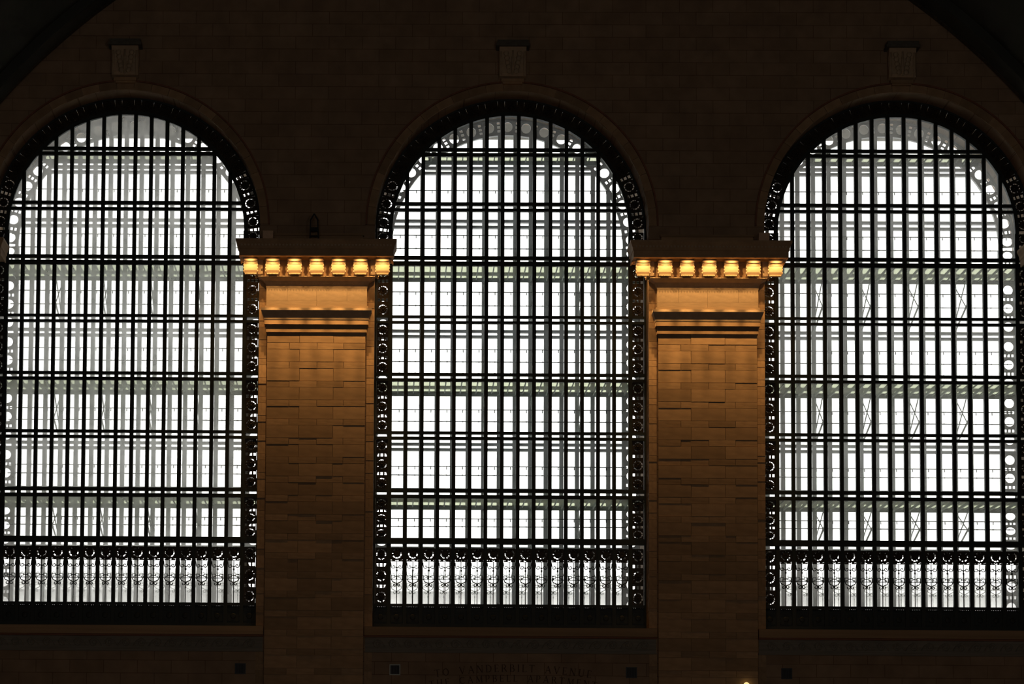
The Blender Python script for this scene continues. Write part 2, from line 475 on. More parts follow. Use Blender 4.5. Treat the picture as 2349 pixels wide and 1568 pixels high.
# frieze panel above the scrolls: dense leafwork with a few openings
OPW = P - 0.14
def frieze_variant(seed):
    rnd = random.Random(seed)
    fz = polar_plate(OPW+0.02, 0.45, 0.18, 0.135, 9, 0.05, 1)
    for i in range(9):
        a = 2*PI*i/9
        fz.ellipsoid((0.075*math.cos(a),-0.055,0.075*math.sin(a)),0.05,0.025,0.05,6,4)
        b = a + 0.45 + rnd.uniform(-0.15,0.15)
        up = math.sin(b) > 0.35
        if up or rnd.random() < 0.6:
            q = rnd.uniform(0.04, 0.055) if up else rnd.uniform(0.026, 0.042)
            fz.ellipsoid((0.16*math.cos(b),-0.035,0.16*math.sin(b)), q, 0.03, q, 6, 4)
    for s in (-1,1):
        fz.tube([(s*0.20,-0.03,-0.19),(s*0.12,-0.03,-0.235),(s*0.03,-0.03,-0.21),(s*0.0,-0.03,-0.25)],0.02,5)
        fz.tube([(s*0.22,-0.03,-0.24),(s*0.14,-0.03,-0.27),(s*0.06,-0.03,-0.255)],0.018,5)
        for k in range(4): fz.ellipsoid((s*rnd.uniform(0.02,0.21),-0.03,rnd.uniform(-0.27,-0.22)),0.03,0.02,0.02,6,4)
    fz.box(-OPW/2,OPW/2,-0.045,0,-0.29,-0.272)
    return fz.mesh('leaf_frieze_panel', M['bronze'])
friezes = [frieze_variant(k) for k in range(20, 25)]
# scroll grille: wrought iron in one bay, z from 0 (bottom) to 1.588
def spiral(cx, cz, r0, turns, a0, sgn, n=18):
    pts = []
    for i in range(n+1):
        t = i/n; a = a0 + sgn*2*PI*turns*t; r = r0*(1-0.8*t)
        pts.append((cx + r*math.cos(a), 0, cz + r*math.sin(a)))
    return pts
def grille(mat, r=0.012):
    g = MB(); H = 1.588
    g.tube([(0,0,0),(0,0,H)], r, 5)
    for s in (-1,1):
        g.tube([(s*0.225,0,H-0.03),(s*0.215,0,H-0.14)] + [( s*(0.125)+s*q[0], 0, q[2]) for q in spiral(0, H-0.19, 0.085, 1.1, 0.3, -1)], r, 5)
        g.tube([(s*0.05,0,H-0.20),(s*0.015,0,H-0.24),(0,0,H-0.20)], r*1.3, 5)
        # key fret
        g.tube([(s*0.23,0,0.93),(s*0.20,0,0.93),(s*0.20,0,1.07),(s*0.08,0,1.07),(s*0.08,0,0.98),(s*0.15,0,0.98),(s*0.15,0,0.93)], r, 4)
        g.tube([(s*0.08,0,1.02),(0,0,1.02)], r, 5)
        g.tube([(s*0.20,0,0.92),(s*0.17,0,0.84),(s*0.05,0,0.78),(0,0,0.74)] , r*1.2, 5)
        g.tube([(s*q[0]+s*0.085,0,q[2]) for q in spiral(0,0.715,0.07,0.9,2.6,1)], r, 5)
    g.tube([(-0.23,0,0.925),(0.23,0,0.925)], r*0.8, 4)
    g.ellipsoid((0,0,H-0.33),0.035,0.02,0.055,6,5)
    g.ellipsoid((0,0,0.745),0.035,0.02,0.045,6,5)
    g.ellipsoid((0,0,0.55),0.02,0.015,0.04,6,5)
    return g.mesh('scroll_grille', mat)
grille_in = grille(M['iron'], 0.017)
grille_out = grille(M['steel'], 0.011)
# base panel and small pierced strip
bp = MB().box(-0.29,0.29,-0.03,0,0,0.525)
bp.box(-0.22,0.22,-0.05,-0.03,0.06,0.075).box(-0.22,0.22,-0.05,-0.03,0.45,0.465).box(-0.22,-0.205,-0.05,-0.03,0.06,0.465).box(0.205,0.22,-0.05,-0.03,0.06,0.465)
bp.dome(0,-0.03,0.26,0.11,0.03,12,2)
basepanel_m = bp.mesh('base_panel', M['iron'])
ps = MB().box(-0.24,0.24,-0.04,0,0,0.045)
for k in range(7):
    x = -0.2 + 0.066*k
    ps.ellipsoid((x,-0.02,0.075),0.042,0.025,0.06,6,4)
pierced_m = ps.mesh('pierced_strip', M['iron'])
UNIT = MB().box(-0.5,0.5,-0.5,0.5,-0.5,0.5)
_unit = {}
def unit_box(name, mat, parent, x0, x1, y0, y1, z0, z1):
    key = (name, mat.name)
    if key not in _unit: _unit[key] = UNIT.mesh(name, mat)
    return obj(name, _unit[key], parent, ((x0+x1)/2,(y0+y1)/2,(z0+z1)/2), (0,0,0), (x1-x0,y1-y0,z1-z0))

_pane = {}
def pane_mesh(x0, x1, z0, z1, mat, R):
    """pane polygon relative to its own lower left corner, clipped by the arch"""
    t0 = min(z1, arch(x0, R)); t1 = min(z1, arch(x1, R))
    key = (mat.name, R if min(arch(x0,R),arch(x1,R)) < z1 else 0, round(x0,3) if min(arch(x0,R),arch(x1,R)) < z1 else 0, round(x1-x0,4), round(z0,3), round(z1,3))
    if key in _pane: return _pane[key]
    pts = [(x0,z0),(x1,z0)]
    n = 6
    for i in range(n+1):
        x = x1 + (x0-x1)*i/n
        z = min(z1, arch(x, R))
        if z > z0 + 0.005: pts.append((x,z))
    if key[1] == 0: pts = [(x0,z0),(x1,z0),(x1,z1),(x0,z1)]
    if len(pts) < 4: return None
    pts = [(x-x0,z-z0) for x,z in pts]
    me = MB().prism_y(pts, -0.003, 0.003).mesh('glass_pane', mat)
    _pane[key] = me
    return me
def arc_band(r0, r1, y0, y1, n=64):
    mb = MB(); N = n
    for i in range(N):
        t0, t1 = PI*i/N, PI*(i+1)/N
        mb.prism_y([(r0*math.cos(t0),r0*math.sin(t0)),(r1*math.cos(t0),r1*math.sin(t0)),(r1*math.cos(t1),r1*math.sin(t1)),(r0*math.cos(t1),r0*math.sin(t1))], y0, y1)
    return mb
arc_in = arc_band(RI-0.05, RI+0.09, -0.10, 0.08).mesh('arch_frame', M['iron'])
arc_out = arc_band(RO-0.08, RO-0.004, -0.10, 0.08).mesh('arch_frame', M['iron'])
arco_in = arc_band(RI-0.04, RI+0.08, -0.08, 0.08).mesh('arch_frame', M['outer'])
arco_out = arc_band(RO-0.08, RO-0.004, -0.08, 0.08).mesh('arch_frame', M['outer'])
RODS = [27.69, 25.96, 25.45, 23.78, 23.26, 21.58, 21.11, 19.28, 18.83, 17.12, 16.79, 15.14, 14.84, 25.13, 20.67, 16.28]

def make_window(num, w, label):
    root = thing('window_%d' % num, label, 'window', (w*WS, 0, 0), kind='structure')
    for layer in (0, 1):
        y = 0 if layer == 0 else YO
        fm = M['iron'] if layer == 0 else M['outer']
        gm = GLASS[num] if layer == 0 else GLASS_OUT
        mw, md0, md1 = (0.07, -0.10, 0.06) if layer == 0 else (0.08, -0.14, 0.08)
        # mullions
        for i in range(16):
            x = (i - 7.5) * P
            zt = ZC if i in (0, 15) else arch(x, RI)
            unit_box('mullion', fm, root, x-mw, x+mw, y+md0, y+md1, SILL+0.001, zt)
        for s in (-1, 1):
            unit_box('jamb', fm, root, *sorted((s*(RO-0.08), s*(RO-0.004))), y+md0, y+md1, SILL+0.001, ZC)
        # transoms
        for k, (a, b, c, d) in enumerate(BARS):
            for (z1, z0) in ((a, b), (c, d)):
                hw = RO-0.01 if z1 < ZC else math.sqrt(RI*RI - (z1-ZC)**2) + 0.02
                zz1, zz0 = (z1, z0) if layer == 0 else ((z1+z0)/2+0.05, (z1+z0)/2-0.05)
                unit_box('transom', fm, root, -hw, hw, y+md0+0.012, y+md1-0.012, zz0, zz1)
            hw = RO-0.09 if b < ZC else math.sqrt(RI*RI - (b-ZC)**2) - 0.05
            unit_box('glass_strip', gm, root, -hw, hw, y+0.017, y+0.023, c+0.001, b-0.001)
        unit_box('transom', fm, root, -RO+0.01, RO-0.01, y+md0-0.02, y+md1-0.012, 14.098, 14.319)
        unit_box('glass_strip', gm, root, -RO+0.09, RO-0.09, y+0.017, y+0.023, 13.964, 14.097)
        unit_box('transom', fm, root, -RO+0.01, RO-0.01, y+md0+0.012, y+md1-0.012, 11.752, 11.85)
        unit_box('transom', fm, root, -RO+0.01, RO-0.01, y+md0+0.012, y+md1-0.012, SILL+0.002, 11.098)
        # panes
        for (z0, z1) in ROWS:
            for b in range(15):
                x0 = (b-7.5)*P + mw; x1 = (b-6.5)*P - mw
                if max(arch(x0,RI), arch(x1,RI)) < z0 + 0.05: continue
                me = pane_mesh(x0, x1, z0, min(z1, 31), gm, RI-0.02)
                if me: obj('glass_pane', me, root, (x0, y+0.02, z0))
        # arch frames
        obj('arch_frame', arc_in if layer == 0 else arco_in, root, (0, y, ZC))
        obj('arch_frame', arc_out if layer == 0 else arco_out, root, (0, y, ZC))
        # ornament strips
        rm, lm = (rosette_m, lattice_m) if layer == 0 else (outring_m, outlat_m)
        rn = 'rosette_panel' if layer == 0 else 'ring_panel'
        spans = [(25.016, ZC, 3)] + [(BARS[k+1][0], BARS[k][3], 5) for k in range(2, 6)] + [(14.319, 15.813, 5), (11.85, 13.963, 5)]
        for s in (-1, 1):
            x = s * 8 * P * 0.9975
            for (z0, z1, n) in spans:
                nr, nl = (n+1)//2, n//2
                sc = (z1-z0) / (nr*0.46 + nl*0.25)
                z = z0
                for q in range(n):
                    h = (0.46 if q % 2 == 0 else 0.25) * sc
                    obj(rn if q % 2 == 0 else 'lattice_panel', (rm if layer else random.choice(rosettes)) if q % 2 == 0 else lm, root, (x, y+0.01, z+h/2), (0,0,0), (1,1,sc))
                    z += h
            unit_box('jamb_back', fm, root, *sorted((s*(RI+0.07), s*(RI+0.09))), y-0.02, y+0.03, SILL+0.01, ZC)
        nU = 21
        ua = PI / nU
        for i in range(nU):
            a = -PI/2 + ua*(i+0.5)
            solid = layer == 0 and abs(a) < 1.05
            obj(rn, rosette_solid if solid else (rm if layer else random.choice(rosettes)), root, (8*P*0.9975*math.sin(a), y+0.01, ZC + 8*P*0.9975*math.cos(a)), (0, a+PI/2, 0), (1.06, 1, 1.0))
            a2 = -PI/2 + ua*i
            if i > 0: obj('lattice_panel', lattice_solid if solid else lm, root, (8*P*0.9975*math.sin(a2), y+0.01, ZC + 8*P*0.9975*math.cos(a2)), (0, a2+PI/2, 0), (1.06, 1, 1.02))
        # lower ornament rows
        for b in range(15):
            x = (b-7)*P
            if layer == 0: obj('leaf_frieze_panel', friezes[(b*2+num) % 5], root, (x, y, 13.73))
            obj('scroll_grille', grille_in if layer == 0 else grille_out, root, (x, y-0.03, 11.851))
        for b in range(17):
            x = (b-8)*P
            if layer == 0:
                obj('base_panel', basepanel_m, root, (x, y-0.02, 11.097))
                obj('pierced_strip', pierced_m, root, (x, y-0.01, 11.622))
        if layer == 1:
            unit_box('base_panel', fm, root, -RO+0.01, RO-0.01, y-0.02, y+0.02, SILL+0.002, 11.70)
    # walkways between the two glazings, with joists
    for k in (0, 2, 4, 6):
        z = BARS[k][2] - 0.02
        hw = RO-0.02 if z < ZC else math.sqrt(RI*RI-(z-ZC)**2) - 0.05
        ye = 0.75 if k == 0 else YO-0.17
        wk_e = MB().box(-hw,hw,0.10,ye,z-0.05,z).build('walkway', M['walk'], root)
        n = int(2*hw/(P/2))
        for i in range(n+1):
            x = -int(hw/(P/2))*P/2 + i*P/2
            if abs(x) > hw-0.05: continue
            dp = 0.10 if abs(((x/P)-0.5) - round((x/P)-0.5)) < 0.01 else 0.05
            unit_box('joist', M['steel'], wk_e, x-0.02, x+0.02, 0.10, ye, z-0.05-dp, z-0.05)
        unit_box('edge_beam', M['steel'], wk_e, -hw, hw, ye, ye+0.03, z-0.19, z-0.02)
    # operating rods with levers
    for j, z in enumerate(RODS):
        hw = RI-0.07 if z < ZC else math.sqrt(RI*RI-(z-ZC)**2) - 0.08
        rd = MB().tube([(-hw,0.50,z),(hw,0.50,z)], 0.018, 6)
        for b in range(15):
            x = (b-7)*P
            if abs(x)+0.1 > hw: continue
            if j % 2 == 1 or j == 0: rd.tube([(x+0.05,0.50,z+0.01),(x+0.05,0.47,z-0.12)], 0.018, 5)
            else: rd.ellipsoid((x+0.05,0.50,z), 0.035, 0.03, 0.03, 6, 4)
        rd.build('operating_rod', M['rod'], root)
    # cross-braced frames between inner and outer mullions
    for k in (2, 4, 6):
        zt = BARS[k][3] - 0.12; zb = BARS[k+1][0] if k < 6 else 14.319
        for i in (3, 6, 9, 12):
            x = (i-7.5)*P
            br = MB()
            br.tube([(x,0.08,zt),(x,YO-0.15,zb+0.3)], 0.022, 6).tube([(x,YO-0.15,zt),(x,0.08,zb+0.3)], 0.022, 6)
            br.tube([(x,YO-0.15,zb-0.02),(x,0.08,zb+0.62)], 0.035, 6)
            br.ellipsoid((x,(0.08+YO-0.15)/2,(zt+zb+0.3)/2), 0.012, 0.07, 0.09, 8, 5)
            br.build('brace_frame', M['steel'], root)
    return root
make_window(1, -1, 'leftmost tall arched window, hazy bright panes in a dark bronze grid')
make_window(2, 0, 'middle tall arched window with clear white panes in a dark bronze grid')
make_window(3, 1, 'rightmost tall arched window, cross braces showing behind its dark grid')

# ------------------------------------------------------------------ pilasters with lit entablatures
SY = -1.25                               # shaft face
tall, thin = 0.475, 0.237
shaft_top = 21.815
def offset_path(prof, x0, x1, sl=1, sr=1):
    """sweep a (depth,z) profile round the three free sides of a rectangle x0..x1 in front of the wall; returns MB"""
    mb = MB()
    k = len(prof)
    rings = []
    for (d, z) in prof:
        rings.append([(x0-d*sl, YF-0.001, z), (x0-d*sl, SY-d, z), (x1+d*sr, SY-d, z), (x1+d*sr, YF-0.001, z)])
    n = len(mb.v)
    for r in rings: mb.v += r
    for i in range(k-1):
        for s in range(3):
            mb.f.append((n+i*4+s, n+i*4+s+1, n+(i+1)*4+s+1, n+(i+1)*4+s))
    mb.f.append((n, n+3, n+2, n+1)); mb.f.append((n+(k-1)*4, n+(k-1)*4+1, n+(k-1)*4+2, n+(k-1)*4+3))
    mb.f.append(tuple(n+i*4 for i in range(k-1,-1,-1))); mb.f.append(tuple(n+i*4+3 for i in range(k)))
    return mb
SOF = 24.48                              # soffit under the corona
# modillion: front faces -y, origin at its back top (bed face), width 0.5
MOD0, MOD1, LIP = 0.18, 0.58, 0.34                  # projections of bed and of the modillion tip
def modillion_meshes():
    L = MOD1 - MOD0
    body = MB().prism_x([(0,0),(-L+0.03,0),(-L+0.03,-0.10),(-L+0.07,-0.17),(-L+0.08,-0.30),(-L+0.10,-0.45),(-L+0.15,-0.54),(0,-0.56)], -0.25, 0.25)
    body_m = body.mesh('modillion', M['carved'])
    # curled leaf tip, sagging in the middle
    tip = MB()
    pts = []
    for i in range(11):
        x = -0.265 + 0.053*i
        pts.append((x, -L+0.015, -0.055 - 0.035*(1-(x/0.265)**2)))
    tip.tube(pts, 0.058, 10)
    tip_m = tip.mesh('leaf_tip', M['carved'], True)
    fil = MB().tube([(-0.22,-L+0.06,-0.165),(0.22,-L+0.06,-0.165)],0.02,6).tube([(-0.22,-L+0.07,-0.215),(0.22,-L+0.07,-0.215)],0.015,6)
    fil_m = fil.mesh('fillet', M['carved'], True)
    ser = MB()
    for s in (-1,1):
        for q,(yy,zz) in enumerate(((-L+0.10,-0.26),(-L+0.11,-0.37),(-L+0.13,-0.48))):
            ser.ellipsoid((s*0.255, yy+0.01, zz), 0.03, 0.05, 0.05, 6, 4)
    ser_m = ser.mesh('leaf_edge', M['carved'], True)
    lip = MB().box(-0.22,0.22,-L+0.13,-0.1,-0.575,-0.545)
    for q in range(8): lip.ellipsoid((-0.19+q*0.0543,-L+0.14,-0.585),0.022,0.03,0.022,6,4)
    lip_m = lip.mesh('beaded_lip', M['carved'])
    return body_m, (('leaf_tip',tip_m),('fillet',fil_m),('leaf_edge',ser_m),('beaded_lip',lip_m))
MODB, MODP = modillion_meshes()
lamp_can = MB().prism_y([(0.045*math.cos(2*PI*i/10),0.045*math.sin(2*PI*i/10)) for i in range(10)], -0.03, 0.03).mesh('downlight', M['black'])
light_d = bpy.data.lights.new('cornice_downlight', 'SPOT')
light_d.energy = LAMP_W; light_d.color = LAMP_COL
light_d.spot_size = math.radians(130); light_d.spot_blend = 0.9; light_d.shadow_soft_size = 0.025
beam_d = light_d.copy(); beam_d.name = 'cornice_beam'
beam_d.energy = BEAM_W; beam_d.spot_size = math.radians(24); beam_d.spot_blend = 1.0
def lamp(parent, x, y, z, dx, dy):
    o = obj('downlight', lamp_can, parent, (x, y, z+0.02), (PI/2, 0, 0))
    l = bpy.data.objects.new('cornice_downlight', light_d); COL.objects.link(l)
    l.location = (x, y, z-0.025)
    v = Vector((dx*0.58, dy*0.58, -1.0))
    l.rotation_euler = v.to_track_quat('-Z', 'Y').to_euler()
    l.parent = parent
    b = bpy.data.objects.new('cornice_beam', beam_d); COL.objects.link(b)
    b.location = (x, y, z-0.025); b.parent = parent
    b.rotation_euler = Vector((dx*0.24, dy*0.24, -1.0)).to_track_quat('-Z', 'Y').to_euler()
dent_m = MB().ellipsoid((0,0,0),0.05,0.035,0.06,6,4).mesh('egg', M['carved'], True)
def stone_rows(root, x0, x1, y0, y1, nt, nn, z_top, z_bot, jit=True):
    z = z_top; k = 0
    while z > z_bot:
        h = (0.394 if k == 0 else tall) if k % 2 == 0 else thin
        fr = nt if k % 2 == 0 else nn
        W = x1 - x0
        for a, b in zip(fr[:-1], fr[1:]):
            j = random.choice((-0.006,-0.003,-0.001,0.0,0.002,0.004,0.009)) if jit else 0
            xa, xb = x0 + W*a + 0.007, x0 + W*b - 0.007
            if a == 0: xa = x0
            if b == 1: xb = x1
            unit_box('stone', M['stone'], root, xa, xb, y0 + j, y1, max(z_bot, z-h)+0.008, z-0.006)
        z -= h; k += 1
def pilaster(cx, half, label, mods, sides, z_bot, lights=True):
    root = thing('pilaster', label, 'pilaster', (cx, 0, 0))
    x0, x1 = -half, half
    # core behind the facing stones
    unit_box('core', M['stone'], root, x0+0.03, x1-0.03, SY+0.04, YF-0.001, 0.001, 21.80)
    stone_rows(root, x0, x1, SY, SY+0.06, [0,0.33,0.676,1], [0,0.227,0.51,0.78,1], shaft_top, z_bot)
    # entablature, bottom to top (each is a course of its own)
    sl, sr = (1 if -1 in sides else 0), (1 if 1 in sides else 0)
    def sweep(prof, name, mat): return offset_path(prof, x0, x1, sl, sr).build(name, M[mat], root)
    sweep([(-0.02,21.80),(0.05,21.815),(0.05,22.085),(0.0,22.09)], 'architrave_fascia', 'stone')
    sweep([(0.0,22.092),(0.11,22.095),(0.11,22.26),(0.0,22.265)], 'architrave_fascia', 'stone')
    sweep([(0.0,22.266),(0.12,22.268),(0.14,22.38),(0.20,22.52),(0.23,22.60),(0.23,22.69),(0.06,22.70)], 'ledge_molding', 'carved')
    def row(n, over, d, z, sc):
        xa, xb = x0 - over*sl + 0.06, x1 + over*sr - 0.06
        n = max(4, int(n*(xb-xa)/3.8))
        for i in range(n):
            obj('egg', dent_m, root, (xa + (xb-xa)*(i+0.5)/n, SY-d, z), (0,0,0), sc)
    row(34, 0.10, 0.105, 22.35, (0.9,0.6,0.9))
    fx = [x0-0.05*sl, x0+(x1-x0)*0.2, x0+(x1-x0)*0.5, x0+(x1-x0)*0.81, x1+0.05*sr]
    for a, b in zip(fx[:-1], fx[1:]):
        unit_box('frieze_block', M['carved'], root, a+0.003, b-0.003, SY-0.05, YF-0.001, 22.99, 23.47)
    fx = [x0-0.05*sl, x0+(x1-x0)*0.5, x1+0.05*sr]
    for a, b in zip(fx[:-1], fx[1:]):
        unit_box('frieze_block', M['carved'], root, a+0.003, b-0.003, SY-0.055, YF-0.001, 22.701, 22.985)
    unit_box('frieze_fillet', M['carved'], root, x0-0.10*sl, x1+0.10*sr, SY-0.09, YF-0.002, 22.702, 22.80)
    sweep([(0.0,23.471),(0.055,23.475),(0.08,23.60),(0.13,23.72),(0.28,23.82),(LIP,23.83),(LIP,23.86),(0.0,23.88)], 'bed_molding', 'carved')
    row(22, 0.05, 0.085, 23.66, (0.9,0.6,0.9))
    sweep([(0.0,23.882),(MOD0,23.882),(MOD0,SOF-0.001),(0.0,SOF-0.001)], 'modillion_band', 'stone')
    sweep([(0.0,SOF),(0.98,SOF),(0.98,SOF-0.04),(1.02,SOF-0.04),(1.02,SOF+0.20),(1.05,SOF+0.22),(1.06,SOF+0.32),(1.11,SOF+0.44),(1.14,SOF+0.49),(1.14,SOF+0.57),(0.0,SOF+0.60)], 'cornice', 'stone')
    row(30, 1.05, 1.07, SOF+0.37, (1.0,0.6,1.1))
    unit_box('attic_plinth', M['stone'], root, x0+0.12, x1-0.12, YF-0.18, YF-0.001, SOF+0.601, SOF+1.0)
    unit_box('plinth_cap', M['stone'], root, x0+0.08, x1-0.08, YF-0.24, YF-0.001, SOF+1.001, SOF+1.08)
    # modillions and their downlights
    for mx in mods:
        m = obj('modillion', MODB, root, (mx, SY-MOD0, SOF))
        for nm, me in MODP: obj(nm, me, m)
        if lights: lamp(root, mx, SY-0.90, SOF-0.01, 0, 1)
    for s in sides:
        for yy in (SY-0.02, ):
            m = obj('modillion', MODB, root, (s*half + s*MOD0, yy, SOF), (0,0,s*PI/2))
            for nm, me in MODP: obj(nm, me, m)
            if lights: lamp(root, s*(half+0.90), yy, SOF-0.01, -s, 0)
    return root
MP = 0.8125
pil_l = pilaster(-WS/2, 1.82, 'stone pilaster with lamp lit capital, between left and middle windows', [MP*k for k in range(-3,4)], (-1,1), 4.0)
pil_r = pilaster(WS/2, 1.82, 'stone pilaster with lamp lit capital, between middle and right windows', [MP*k for k in range(-3,4)], (-1,1), 4.0)
cw = 1.05
pilaster(-HX+0.002+cw, cw, 'narrow corner pilaster at the left edge beside the leftmost window', [-0.5, 0.35, 1.2], (1,), 4.0, False)
pilaster(HX-0.002-cw, cw, 'narrow corner pilaster at the right edge beside the rightmost window', [-1.2, -0.35, 0.5], (-1,), 4.0, False)
# pier margins beside the pilaster shafts: coursed stones of the wall itself
for c in (-WS/2, WS/2):
    for s in (-1, 1):
        a, b = sorted((c + s*1.86, c + s*(WS/2-RO-0.002)))
        stone_rows(wall, a, b, YF-0.03, YF-0.001, [0,1], [0,1], 23.4, 4.0, True)

# ------------------------------------------------------------------ sills and carved bands under the windows
def band_relief():
    mb = MB()
    pts = []
    for i in range(15):
        t = i/14; a = PI/2 - 2*PI*1.15*t; r = 0.155*(1-0.75*t)
        pts.append((r*math.cos(a), -0.02, r*math.sin(a)))
    mb.tube([(-0.28,-0.02,-0.12),(-0.17,-0.02,0.05)] + pts, 0.026, 5)
    mb.dome(0.0,-0.01,0,0.05,0.03,8,2)
    for a in (0.4,1.4,2.6): mb.ellipsoid((0.15*math.cos(a),-0.015,0.13*math.sin(a)),0.05,0.02,0.035,6,4)
    return mb.mesh('scroll_relief', M['bandstone'])
def mirrored(me):
    m2 = me.copy()
    for v in m2.vertices: v.co.x = -v.co.x
    m2.flip_normals()
    return m2
rel = band_relief(); rel2 = mirrored(rel)
names = ['leftmost', 'middle', 'rightmost']
for n, w in enumerate((-1,0,1)):
    tr = thing('trim_%d' % (n+1), 'stone sill and carved scroll band below the %s window' % names[n], 'trim', (w*WS,0,0), kind='structure')
    HWD = 5.14 + 0.24
    unit_box('sill', M['stone'], tr, -HWD, HWD, YF-0.20, YF-0.001, 10.56, SILL-0.003)
    unit_box('sill_bead', M['redstone'], tr, -HWD, HWD, YF-0.14, YF-0.001, 10.49, 10.555)
    unit_box('band_ground', M['bandstone'], tr, -HWD+0.02, HWD-0.02, YF-0.05, YF-0.001, 9.99, 10.485)
    unit_box('band_bead', M['bandstone'], tr, -HWD, HWD, YF-0.11, YF-0.001, 9.93, 9.985)
    for i in range(9):
        x = 0.30 + i*0.575
        obj('scroll_relief', rel, tr, (x, YF-0.055, 10.24))
        obj('scroll_relief', rel2, tr, (-x, YF-0.055, 10.24))

# ------------------------------------------------------------------ inscription under the middle window
LET = {   # strokes in a unit-high cap: (x0,z0,x1,z1,width); width of the letter
 'T': (0.72, [(0,.97,.72,.97,.06),(.36,0,.36,.97,.13),(.24,.02,.48,.02,.05),(.02,.85,.02,.97,.05),(.70,.85,.70,.97,.05)]),
 'V': (0.82, [(.08,1,.42,0,.13),(.74,1,.42,0,.06),(0,.98,.2,.98,.05),(.64,.98,.82,.98,.05)]),
 'A': (0.84, [(.42,1,.1,0,.06),(.42,1,.76,0,.13),(.22,.36,.62,.36,.06),(0,.02,.2,.02,.05),(.62,.02,.84,.02,.05)]),
 'N': (0.86, [(.12,0,.12,1,.06),(.12,1,.74,0,.13),(.74,0,.74,1,.06),(.02,.02,.22,.02,.05),(.64,.98,.84,.98,.05),(.0,.98,.15,.98,.05)]),
 'D': (0.80, [(.13,0,.13,1,.13),(.03,.98,.4,.98,.05),(.03,.02,.4,.02,.05),(.4,.98,.65,.8,.1),(.65,.8,.74,.5,.13),(.74,.5,.65,.2,.13),(.65,.2,.4,.02,.1)]),
 'E': (0.62, [(.13,0,.13,1,.13),(.03,.98,.58,.98,.05),(.03,.02,.6,.02,.05),(.13,.52,.48,.52,.05),(.57,.84,.57,.98,.05),(.59,.02,.59,.17,.05),(.47,.45,.47,.6,.04)]),
 'R': (0.78, [(.13,0,.13,1,.13),(.03,.98,.4,.98,.05),(.4,.98,.56,.86,.1),(.56,.86,.56,.64,.13),(.56,.64,.4,.52,.1),(.13,.52,.4,.52,.05),(.38,.52,.72,.02,.12),(.03,.02,.24,.02,.05)]),
 'B': (0.68, [(.13,0,.13,1,.13),(.03,.98,.38,.98,.05),(.38,.98,.52,.87,.1),(.52,.87,.52,.66,.12),(.52,.66,.38,.54,.08),(.13,.54,.4,.54,.05),(.4,.54,.6,.4,.1),(.6,.4,.6,.16,.13),(.6,.16,.42,.02,.1),(.03,.02,.42,.02,.05)]),
 'I': (0.32, [(.16,0,.16,1,.13),(.05,.98,.27,.98,.05),(.05,.02,.27,.02,.05)]),
 'L': (0.62, [(.13,0,.13,1,.13),(.03,.98,.25,.98,.05),(.03,.02,.58,.02,.05),(.57,.02,.57,.2,.05)]),
 'U': (0.80, [(.13,.25,.13,1,.13),(.02,.98,.24,.98,.05),(.13,.25,.25,.06,.11),(.25,.06,.45,.02,.09),(.45,.02,.62,.1,.08),(.62,.1,.68,.28,.06),(.68,.28,.68,1,.06),(.58,.98,.78,.98,.05)]),
 'H': (0.84, [(.13,0,.13,1,.13),(.71,0,.71,1,.13),(.13,.52,.71,.52,.05),(.02,.98,.24,.98,.05),(.02,.02,.24,.02,.05),(.6,.98,.82,.98,.05),(.6,.02,.82,.02,.05)]),
 'C': (0.78, [(.72,.82,.55,.97,.08),(.55,.97,.32,.95,.09),(.32,.95,.12,.72,.12),(.12,.72,.09,.45,.13),(.09,.45,.2,.15,.12),(.2,.15,.42,.02,.09),(.42,.02,.62,.06,.07),(.62,.06,.74,.2,.06),(.73,.8,.73,.96,.05)]),
 'M': (1.0, [(.12,0,.16,1,.06),(.16,1,.5,.1,.13),(.5,.1,.84,1,.06),(.84,1,.88,0,.13),(.02,.02,.22,.02,.05),(.78,.02,.98,.02,.05)]),
 'P': (0.66, [(.13,0,.13,1,.13),(.03,.98,.4,.98,.05),(.4,.98,.57,.84,.1),(.57,.84,.57,.62,.13),(.57,.62,.4,.47,.1),(.13,.47,.4,.47,.05),(.03,.02,.24,.02,.05)]),
}
o_str = []
for i in range(16):
    a0, a1 = 2*PI*i/16, 2*PI*(i+1)/16; am = (a0+a1)/2
    o_str.append((.43+.36*math.cos(a0), .5+.46*math.sin(a0), .43+.36*math.cos(a1), .5+.46*math.sin(a1), .07+.07*abs(math.cos(am))))
LET['O'] = (0.86, o_str)
_let = {}
def letter_mesh(ch, s):
    if (ch, s) in _let: return _let[(ch, s)]
    mb = MB()
    w, st = LET[ch]
    for (x0,z0,x1,z1,t) in st:
        mb.bar(((x0-w/2)*s,0,z0*s), ((x1-w/2)*s,0,z1*s), t*s, 0.012)
    me = mb.mesh('letter', M['letter']); _let[(ch, s)] = me
    return me
ins = thing('wall_inscription', 'arched serif lettering reading TO VANDERBILT AVENUE, THE CAMPBELL APARTMENT on the wall', 'inscription', (0.1, YF-0.007, 9.25))
def arc_text(txt, half, dz, s, R=19.3):
    ws = [0.42 if c == ' ' else LET[c][0] + 0.30 for c in txt]
    ws = [1.0 if c == ' ' else w for c, w in zip(txt, ws)]
    tot = sum(ws); k = 2*half/tot; u = -half
    for c, w in zip(txt, ws):
        mid = u + w*k/2; u += w*k
        if c == ' ': continue
        a = mid / (R + dz)
        obj('letter', letter_mesh(c, s), ins, ((R+dz)*math.sin(a), 0, (R+dz)*math.cos(a) - R), (0, a, 0))
arc_text('TO VANDERBILT AVENUE', 2.92, 0.0, 0.27)
arc_text('THE CAMPBELL APARTMENT', 3.12, -0.36, 0.25)

